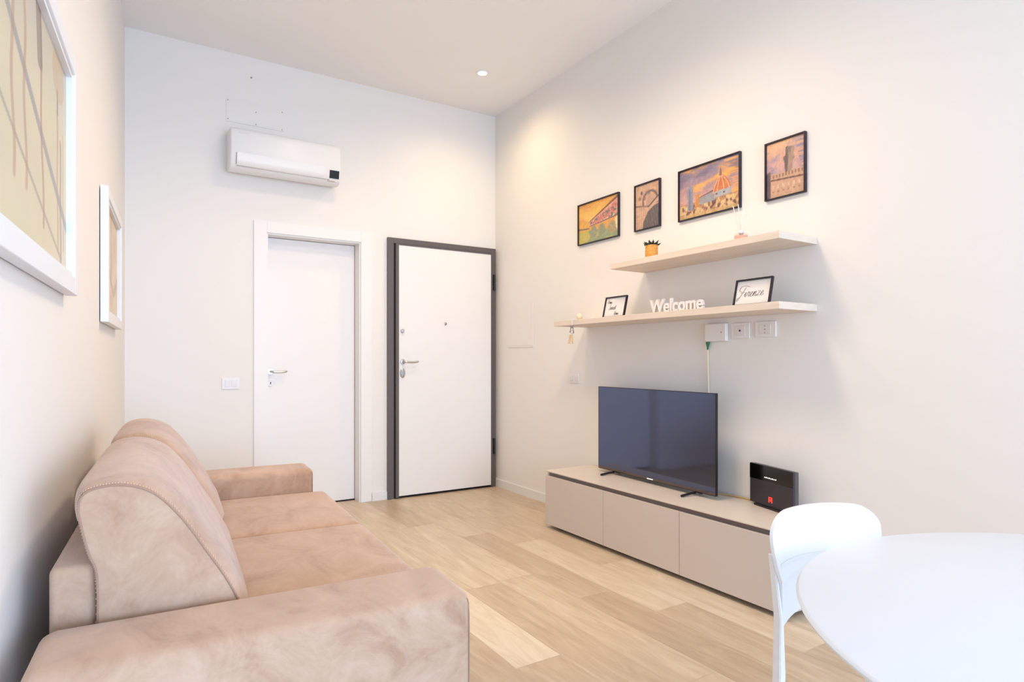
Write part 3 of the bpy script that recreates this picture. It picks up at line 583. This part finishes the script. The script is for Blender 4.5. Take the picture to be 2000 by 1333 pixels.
def pic_tower(u, v):
    c = sky(u, v, 61, (236, 184, 140), (214, 164, 152), (186, 160, 176), (158, 140, 166))
    c = blend(c, poly(u, v, [(0, 0), (0, .47), (.10, .50), (.12, .0)]), (96, 76, 84))
    c = blend(c, poly(u, v, [(.10, 0), (.12, .44), (.97, .42), (.97, 0)]), (204, 162, 132))
    c = blend(c, (v < .42)*(v > .36)*(u > .12)*(np.sin(u*75) > 0)*0.7, (120, 86, 80)); c = blend(c, poly(u, v, [(.12, .34), (.97, .30), (.97, .27), (.12, .31)])*0.85, (98, 66, 64))
    c = blend(c, (np.abs(v-.20) < .035)*(u > .15)*(np.sin(u*45) > .2)*0.5, (236, 210, 184)); c = blend(c, (np.abs(v-.11) < .012)*(u > .15)*(np.sin(u*45) > .5)*0.6, (120, 84, 74))
    c = blend(c, poly(u, v, [(.50, .42), (.48, .62), (.46, .64), (.46, .70), (.51, .72), (.51, .86), (.56, .88), (.74, .84), (.72, .68), (.76, .66), (.74, .62), (.70, .60), (.68, .42)]), (166, 138, 120))
    c = blend(c, poly(u, v, [(.50, .42), (.48, .62), (.46, .64), (.46, .70), (.51, .72), (.51, .86), (.57, .88), (.58, .60), (.56, .42)]), (106, 88, 86))
    c = blend(c, poly(u, v, [(.58, .76), (.66, .76), (.66, .85), (.58, .86)])*0.7, (110, 104, 84))
    return c
def wall_photo(y0, y1, z0, z1, fn, nx, ny, label):
    w, h = y1-y0, z1-z0; t = thing('framed_photograph', (XR-0.001, (y0+y1)/2, (z0+z1)/2), label, 'picture', rotz=R(-90), group='framed city photographs above the shelves')
    bm = bmesh.new(); frame_ring(bm, w, h, 0.0075, -0.017, 0); mesh_obj('picture_frame', bm, M['frameblk'], t)
    bm = bmesh.new(); box(bm, -w/2+0.0075, -0.008, -h/2+0.0075, w/2-0.0075, -0.001, h/2-0.0075); mesh_obj('backing_board', bm, M['frameblk'], t)
    o = mesh_obj('print', print_mesh(fn, w-0.017, h-0.017, nx, ny, 1, 22), M['print'], t); o.location = (0, -0.0085, 0)
wall_photo(3.175, 3.625, 2.003, 2.306, pic_bridge, 170, 112, 'black framed city photo of a river bridge under yellow sky')
wall_photo(2.792, 3.022, 2.001, 2.306, pic_facade, 84, 112, 'narrow black framed photo of a pinkish church facade with dark arch')
wall_photo(2.192, 2.639, 1.993, 2.302, pic_dome, 180, 124, 'black framed photo of an orange cathedral dome under purple clouds')
wall_photo(1.809, 2.038, 1.988, 2.291, pic_tower, 90, 120, 'narrow black framed photo of a tall clock tower over battlements')

# ------------------------------------------------------------------ tv cabinet
CX, CY0, CY1, CZ = 2.45, 1.653, 3.470, 0.392
t = thing('tv_cabinet', (CX, CY0, 0), 'long low taupe cabinet with three flat doors under the television', 'cabinet')
Lc = CY1-CY0; D_ = XR-0.013-CX
bm = bmesh.new(); box(bm, 0.020, 0, 0.022, D_, 0.018, 0.384); box(bm, 0.020, Lc-0.018, 0.022, D_, Lc, 0.384); box(bm, 0.02, 0.018, 0.022, D_, Lc-0.018, 0.04)
box(bm, 0.055, 0.018, 0.04, 0.07, Lc-0.018, 0.384); box(bm, D_-0.01, 0.018, 0.04, D_, Lc-0.018, 0.384)
mesh_obj('body', bm, M['cab'], t)
bm = bmesh.new(); box(bm, 0.020, 0.0185, 0.330, 0.0545, Lc-0.0185, 0.3835)
mesh_obj('finger_groove', bm, mat('groove_profile', lin(122, 110, 106), 0.4), t)
mesh_obj('top_panel', bbox(0, -0.001, 0.3845, D_, Lc+0.001, CZ, 0.001, 1), M['cabtop'], t)
for k in range(3): mesh_obj('cabinet_door', bbox(0.0, k*Lc/3+0.0015, 0.026, 0.0185, (k+1)*Lc/3-0.0015, 0.358, 0.001, 1), M['cab'], t)
bm = bmesh.new(); box(bm, 0.06, 0.05, 0, D_-0.02, Lc-0.05, 0.0215); mesh_obj('plinth', bm, M['gap'], t)  # set-back plinth, coloured near-black as the shadow line under the cabinet

# ------------------------------------------------------------------ television
A = Vector((2.744, 3.252, 0)); B = Vector((2.693, 2.221, 0)); w = (B-A).length; mid = (A+B)/2
ang = math.atan2((B-A).y, (B-A).x)              # local +x runs from the far to the near edge; local -y faces the room
t = thing('television', (mid.x, mid.y, CZ), 'black flat screen television on two splayed feet on the low cabinet', 'television', rotz=ang)
z0, z1 = 0.022, 0.580
mesh_obj('housing', bbox(-w/2, 0.0005, z0, w/2, 0.016, z1, 0.002, 1), M['black'], t)
mesh_obj('rear_housing', bbox(-w*0.42, 0.0162, z0+0.02, w*0.42, 0.055, z0+0.34, 0.01, 2), M['black'], t)
bm = bmesh.new(); frame_ring(bm, w, z1-z0, 0.0035, -0.0025, 0.0004); bmesh.ops.translate(bm, vec=(0, 0, (z0+z1)/2), verts=bm.verts[:]); mesh_obj('bezel', bm, M['black'], t)
bm = bmesh.new(); box(bm, -w/2+0.0035, -0.0015, z0+0.017, w/2-0.0035, 0.0004, z1-0.0036); mesh_obj('screen', bm, M['screen'], t)
lower = mesh_obj('lower_trim', bbox(-w/2+0.0036, -0.0040, z0+0.0036, w/2-0.0036, 0.0003, z0+0.0168, 0.001, 1), M['bronze'], t)
bm = bmesh.new(); box(bm, -0.026, -0.0048, z0+0.0065, 0.026, -0.0041, z0+0.0120); mesh_obj('badge', bm, M['led'], lower)
for sx in (-1, 1):
    bm = bmesh.new(); x = sx*(w/2-0.155)
    tube(bm, catmull([(x-0.0, 0.010, 0.030), (x, 0.004, 0.016), (x, -0.03, 0.0135), (x, -0.100, 0.0075)], 4), 0.0075, 8)
    tube(bm, catmull([(x, 0.010, 0.026), (x, 0.03, 0.016), (x, 0.060, 0.0075)], 4), 0.007, 8)
    mesh_obj('foot', bm, M['black'], t, smooth=True)
t = thing('aerial_cord', (XR-0.016, 2.18, CZ), 'thin yellowish cord lying on the cabinet between television and router', 'cable')
bm = bmesh.new(); tube(bm, catmull([(-0.05, 0.22, 0.0042), (-0.005, 0.10, 0.0042), (0.004, 0.0, 0.0042), (0.0, -0.08, 0.0042), (-0.02, -0.14, 0.0042)], 6), 0.0038, 8); mesh_obj('cord', bm, M['ycord'], t, smooth=True)

# ------------------------------------------------------------------ router
A = Vector((2.816, 2.100, 0)); B = Vector((2.733, 1.795, 0)); w = (B-A).length; ang = math.atan2((B-A).y, (B-A).x); mid = (A+B)/2
t = thing('router', (mid.x, mid.y, CZ), 'black upright internet router with red emblem on the cabinet near the chair', 'router', rotz=ang)
hh = 0.205
mesh_obj('front_panel', bbox(-w/2, 0, 0.010, w/2, 0.014, 0.010+hh, 0.0015, 1), mat('router_grey', lin(52, 48, 54), 0.5), t)
mesh_obj('rear_shell', bbox(-w/2+0.002, 0.0142, 0.011, w/2-0.002, 0.036, 0.008+hh, 0.003, 2), mat('router_shell', lin(86, 80, 78), 0.4), t)
bm = bmesh.new(); box(bm, -w/2+0.001, -0.0012, 0.010+hh*0.62, w/2-0.001, -0.0001, 0.009+hh); gb = mesh_obj('gloss_band', bm, mat('gloss_black', (0.003, 0.003, 0.003), 0.12), t)
bm = bmesh.new()
for k in range(8): box(bm, -0.044+k*0.0115, -0.0020, 0.010+hh*0.70, -0.037+k*0.0115, -0.0013, 0.010+hh*0.70+(0.006 if k % 2 else 0.0045))
mesh_obj('status_lights', bm, M['led'], gb)
bm = bmesh.new(); box(bm, -0.013, -0.0015, 0.033, -0.007, -0.0001, 0.058); box(bm, 0.007, -0.0015, 0.033, 0.013, -0.0001, 0.058); box(bm, -0.013, -0.0015, 0.055, 0.013, -0.0001, 0.061); box(bm, -0.003, -0.0015, 0.040, 0.003, -0.0001, 0.050)
mesh_obj('emblem', bm, M['red'], t)
mesh_obj('base', bbox(-w/2+0.045, -0.012, 0, w/2-0.045, 0.040, 0.0099, 0.002, 1), M['black'], t)

# ------------------------------------------------------------------ sofa (local x = off the wall, local y = along it)
t = thing('sofa', wallp(0, 0), 'beige suede two seat sofa with high rounded back cushions along the left wall', 'sofa', rotz=-LE)
def soft(bm, disp=0.0): return bm
def rounded(x0, y0, z0, x1, y1, z1, r, seg=5, sub=(8, 8, 4)):
    bm = bmesh.new(); box(bm, x0, y0, z0, x1, y1, z1); bmesh.ops.bevel(bm, geom=bm.edges[:], offset=r, segments=seg, affect='EDGES', profile=0.5); return bm
for (a, b_) in ((1.300, 1.540), (3.170, 3.400)):
    arm = mesh_obj('armrest', rounded(0.055, a, 0.045, 0.905, b_, 0.610, 0.032, 6), M['suede'], t, smooth=True)
    bm = bmesh.new(); yy = a+0.010; tube(bm, catmull([(0.8955, yy-0.0015, 0.08), (0.8965, yy-0.0015, 0.3), (0.8965, yy-0.0015, 0.56), (0.890, yy+0.004, 0.592)], 5), 0.0016, 6); mesh_obj('seam', bm, M['seam'], arm)
    for x in (0.12, 0.84):
        bm = bmesh.new(); lathe(bm, [(0.02, 0), (0.024, 0.046)], 16, (x, (a+b_)/2, 0)); mesh_obj('foot', bm, M['black'], t)
mesh_obj('back_frame', rounded(0.062, 1.585, 0.12, 0.147, 3.165, 0.714, 0.016, 4), M['suede'], t, smooth=True)
mesh_obj('base', rounded(0.150, 1.541, 0.06, 0.900, 3.169, 0.300, 0.012, 3), M['suede'], t, smooth=True)
def cushion_top(y0, y1, x0, x1, z0, z1, crown):
    bm = bmesh.new(); nx, ny = 26, 26; r = 0.035; top = []
    def rnd(a, lo, hi):
        d_ = min(a-lo, hi-a); return 1 if d_ >= r else math.sqrt(max(0, 1-(1-d_/r)**2))
    for j in range(ny+1):
        row = []
        v = j/ny; v = 0.5-0.5*math.cos(math.pi*v); y = y0+(y1-y0)*v
        for i in range(nx+1):
            u = i/nx; u = 0.5-0.5*math.cos(math.pi*u); x = x0+(x1-x0)*u
            k = rnd(x, x0, x1); l = rnd(y, y0, y1)
            z = z1-r*(1-k)-0.6*r*(1-l)+crown*math.sin(math.pi*u)**0.5*math.sin(math.pi*v)**0.5 if 0 < u < 1 and 0 < v < 1 else z1-r*(1-k)-0.6*r*(1-l)
            row.append(bm.verts.new((x, y, z)))
        top.append(row)
    bot = [[bm.verts.new((vv.co.x, vv.co.y, z0)) for vv in row] for row in top]
    for j in range(ny):
        for i in range(nx):
            bm.faces.new((top[j][i], top[j][i+1], top[j+1][i+1], top[j+1][i])); bm.faces.new((bot[j][i], bot[j+1][i], bot[j+1][i+1], bot[j][i+1]))
    for j in range(ny):
        bm.faces.new((top[j][0], top[j+1][0], bot[j+1][0], bot[j][0])); bm.faces.new((top[j][nx], bot[j][nx], bot[j+1][nx], top[j+1][nx]))
    for i in range(nx):
        bm.faces.new((top[0][i], bot[0][i], bot[0][i+1], top[0][i+1])); bm.faces.new((top[ny][i], top[ny][i+1], bot[ny][i+1], bot[ny][i]))
    bmesh.ops.recalc_face_normals(bm, faces=bm.faces[:])
    return bm
SS = 2.47
mesh_obj('seat_cushion', cushion_top(1.545, SS-0.001, 0.17, 0.962, 0.301, 0.498, 0.012), M['suede'], t, smooth=True)
mesh_obj('seat_cushion', cushion_top(SS+0.001, 3.166, 0.17, 0.962, 0.301, 0.498, 0.010), M['suede'], t, smooth=True)
BP = [(.235, .505), (.160, .530), (.152, .655), (.149, .705), (.136, .742), (.124, .796), (.118, .840), (.128, .868), (.165, .879), (.208, .876), (.251, .856), (.288, .818), (.322, .770), (.358, .709), (.388, .659), (.417, .600), (.440, .530), (.350, .503)]
def back_cushion(s0, s1, puff):
    P = [Vector((p.x, 0, p.z)) for p in catmull([(a, 0, b_) for a, b_ in BP], 4, True)]; n = len(P); c = Vector((0.27, 0, 0.69))
    nrm = []
    for i in range(n):
        tt = (P[(i+1) % n]-P[i-1]).normalized(); q = Vector((-tt.z, 0, tt.x)); q = q if q.dot(P[i]-c) > 0 else -q; nrm.append(q)
    bm = bmesh.new(); rings = []; m = 26
    # end cap, slightly domed, then the body
    def ring(s, off, scale=1.0): 
        out = []
        for p, q in zip(P, nrm):
            k = 1.0 if p.z > 0.56 else 0.15
            wgt = k*(0.15 if p.x < 0.165 and p.z < 0.80 else 1.0)
            pp_ = c+(p-c)*scale+q*off*wgt; out.append(bm.verts.new((pp_.x, s, pp_.z)))
        return out
    for f, ds in ((0.25, -0.010), (0.6, -0.008), (0.9, -0.003)): rings.append(ring(s0+ds, 0, f))
    for k in range(m+1):
        v = k/m; v = 0.5-0.5*math.cos(math.pi*v); off = puff*(1-abs(2*v-1)**10)
        rings.append(ring(s0+(s1-s0)*v, off))
    for f, ds in ((0.9, 0.002), (0.6, 0.004), (0.25, 0.005)): rings.append(ring(s1+ds, 0, f))
    for a, b_ in zip(rings, rings[1:]):
        for i in range(n): bm.faces.new((a[i], a[(i+1) % n], b_[(i+1) % n], b_[i]))
    bm.faces.new(rings[0]); bm.faces.new(rings[-1][::-1]); bmesh.ops.recalc_face_normals(bm, faces=bm.faces[:])
    o = mesh_obj('back_cushion', bm, M['suede'], t, smooth=True)
    idx = [i for i in range(n) if P[i].z > 0.53]
    k0 = next(i for i in range(n) if P[i].z > 0.53 and P[i-1].z <= 0.53); seq = [(k0+j) % n for j in range(len(idx))]
    for s in (s0,):
        bm = bmesh.new(); tube(bm, [(P[i].x+nrm[i].x*0.002, s, P[i].z+nrm[i].z*0.002) for i in seq], 0.0022, 6); mesh_obj('piping', bm, M['seam'], o, smooth=True)
        bm = bmesh.new()
        for a, b_ in zip(seq, seq[1:]):
            for f in (0.0, 0.5):
                p = P[a].lerp(P[b_], f); q = nrm[a]; o_ = puff*(1-abs(2*0.012/(s1-s0)-1)**10)
                p = Vector((p.x, s+0.012, p.z))+q*(o_+0.001)
                tube(bm, [p+Vector((0, -0.004, 0)), p+Vector((0, 0.005, 0))], 0.0011, 4)
        mesh_obj('stitching', bm, M['stitch'], o)
    return o
back_cushion(1.565, 2.470, 0.020)
back_cushion(2.478, 3.140, 0.024)

# ------------------------------------------------------------------ round table
TZ = 0.75; TC = (1.33, 0.162); TR = 0.590
t = thing('round_table', (TC[0], TC[1], 0), 'round glossy white dining table in the right foreground', 'table')
bm = bmesh.new(); lathe(bm, [(0, TZ-0.026), (TR-0.05, TZ-0.026), (TR-0.012, TZ-0.018), (TR-0.002, TZ-0.010), (TR, TZ-0.005), (TR-0.003, TZ-0.0008), (TR-0.006, TZ), (0, TZ)], 128)
mesh_obj('tabletop', bm, M['table'], t, smooth=True)
bm = bmesh.new(); lathe(bm, [(0.28, 0), (0.28, 0.008), (0.10, 0.03), (0.045, 0.12), (0.038, 0.4), (0.055, 0.66), (0.16, TZ-0.027)], 48); mesh_obj('pedestal', bm, M['table'], t, smooth=True)

# ------------------------------------------------------------------ chair, pushed in at the far side of the table (local -y faces the table)
t = thing('dining_chair', (1.396, 0.821, 0), 'white moulded plastic chair pushed up to the far side of the round table', 'chair', rotz=R(-15))
def shell(name, rows, th, m, cols=36):
    """rows of (height, half width, y at the middle, forward bow, edge lift): a curved sheet given thickness"""
    bm = bmesh.new(); g_ = []
    for z, hw, y, bow, lift in rows:
        g_.append([bm.verts.new((hw*u, y-bow*u*u, z-lift*abs(u)**3-0.012*(hw*u/0.158)**2*max(0, (z-0.70)/0.1))) for u in [-1+2*i/cols for i in range(cols+1)]])
    for a, b_ in zip(g_, g_[1:]):
        for i in range(cols): bm.faces.new((a[i], a[i+1], b_[i+1], b_[i]))
    bmesh.ops.recalc_face_normals(bm, faces=bm.faces[:]); bmesh.ops.solidify(bm, geom=bm.faces[:], thickness=th)
    bmesh.ops.recalc_face_normals(bm, faces=bm.faces[:])
    return mesh_obj(name, bm, m, t, smooth=True)
rows = []; ZB, ZT, HW, RC = 0.668, 0.806, 0.158, 0.056
for i in range(12):
    v = i/12; z = ZB+(ZT-RC-ZB)*v; rows.append((z, 0.139+(HW-0.139)*(1-(1-v)**2), 0.026+0.010*v, 0.030, 0.024*(1-v)**1.2))
for i in range(15):
    a = R(90)*i/14; k = 0.0 if i < 14 else 0.0; z = ZT-RC+RC*math.sin(a); rows.append((z, HW-RC*1.15+RC*1.15*math.cos(a), 0.036+0.004*math.sin(a), 0.030*((HW-RC*1.15+RC*1.15*math.cos(a))/HW)**2, 0.0))
shell('backrest', rows, 0.008, M['plastic'])
rows = [(0.572+0.123*(i/10), 0.136+0.003*(i/10), 0.036, 0.026, 0.022*(1-i/10)+0.01) for i in range(11)]
shell('back_support', rows, 0.008, M['plastic'])
bm = rounded(-0.165, -0.430, 0.392, 0.165, -0.060, 0.416, 0.011, 4); mesh_obj('seat', bm, M['plastic'], t, smooth=True)
for sx in (-1, 1):
    mesh_obj('seat_rail', bbox(sx*0.140-0.006, -0.070, 0.396, sx*0.140+0.006, 0.006, 0.412, 0.002, 2), M['plastic'], t)
    bm = bmesh.new()   # rear leg: slim tapered prism rising beside the backrest
    sec = [(0.0, 0.146, 0.030, 0.012, 0.013), (0.25, 0.139, 0.018, 0.010, 0.013), (0.43, 0.136, 0.012, 0.0085, 0.013), (0.56, 0.137, 0.012, 0.005, 0.012), (0.66, 0.145, 0.018, 0.0035, 0.010), (0.705, 0.151, 0.022, 0.0025, 0.007)]
    rg = [[bm.verts.new((sx*x+dx*a, y+dy*b_, z)) for dx, dy in ((-1, -1), (1, -1), (1, 1), (-1, 1))] for z, x, y, a, b_ in sec]
    for p, q in zip(rg, rg[1:]):
        for i in range(4): bm.faces.new((p[i], p[(i+1) % 4], q[(i+1) % 4], q[i]))
    bm.faces.new(rg[0][::-1]); bm.faces.new(rg[-1]); bmesh.ops.recalc_face_normals(bm, faces=bm.faces[:])
    bmesh.ops.bevel(bm, geom=bm.edges[:], offset=0.002, segments=2, affect='EDGES'); mesh_obj('leg', bm, M['plastic'], t, smooth=True)
    bm = bmesh.new(); rg = []
    for z, x, y, a in ((0.0, 0.165, -0.390, 0.011), (0.3915, 0.145, -0.390, 0.015)): rg.append([bm.verts.new((sx*x+dx*a, y+dy*a, z)) for dx, dy in ((-1, -1), (1, -1), (1, 1), (-1, 1))])
    for i in range(4): bm.faces.new((rg[0][i], rg[0][(i+1) % 4], rg[1][(i+1) % 4], rg[1][i]))
    bm.faces.new(rg[0][::-1]); bm.faces.new(rg[1]); bmesh.ops.recalc_face_normals(bm, faces=bm.faces[:]); bmesh.ops.bevel(bm, geom=bm.edges[:], offset=0.002, segments=2, affect='EDGES')
    mesh_obj('leg', bm, M['plastic'], t, smooth=True)
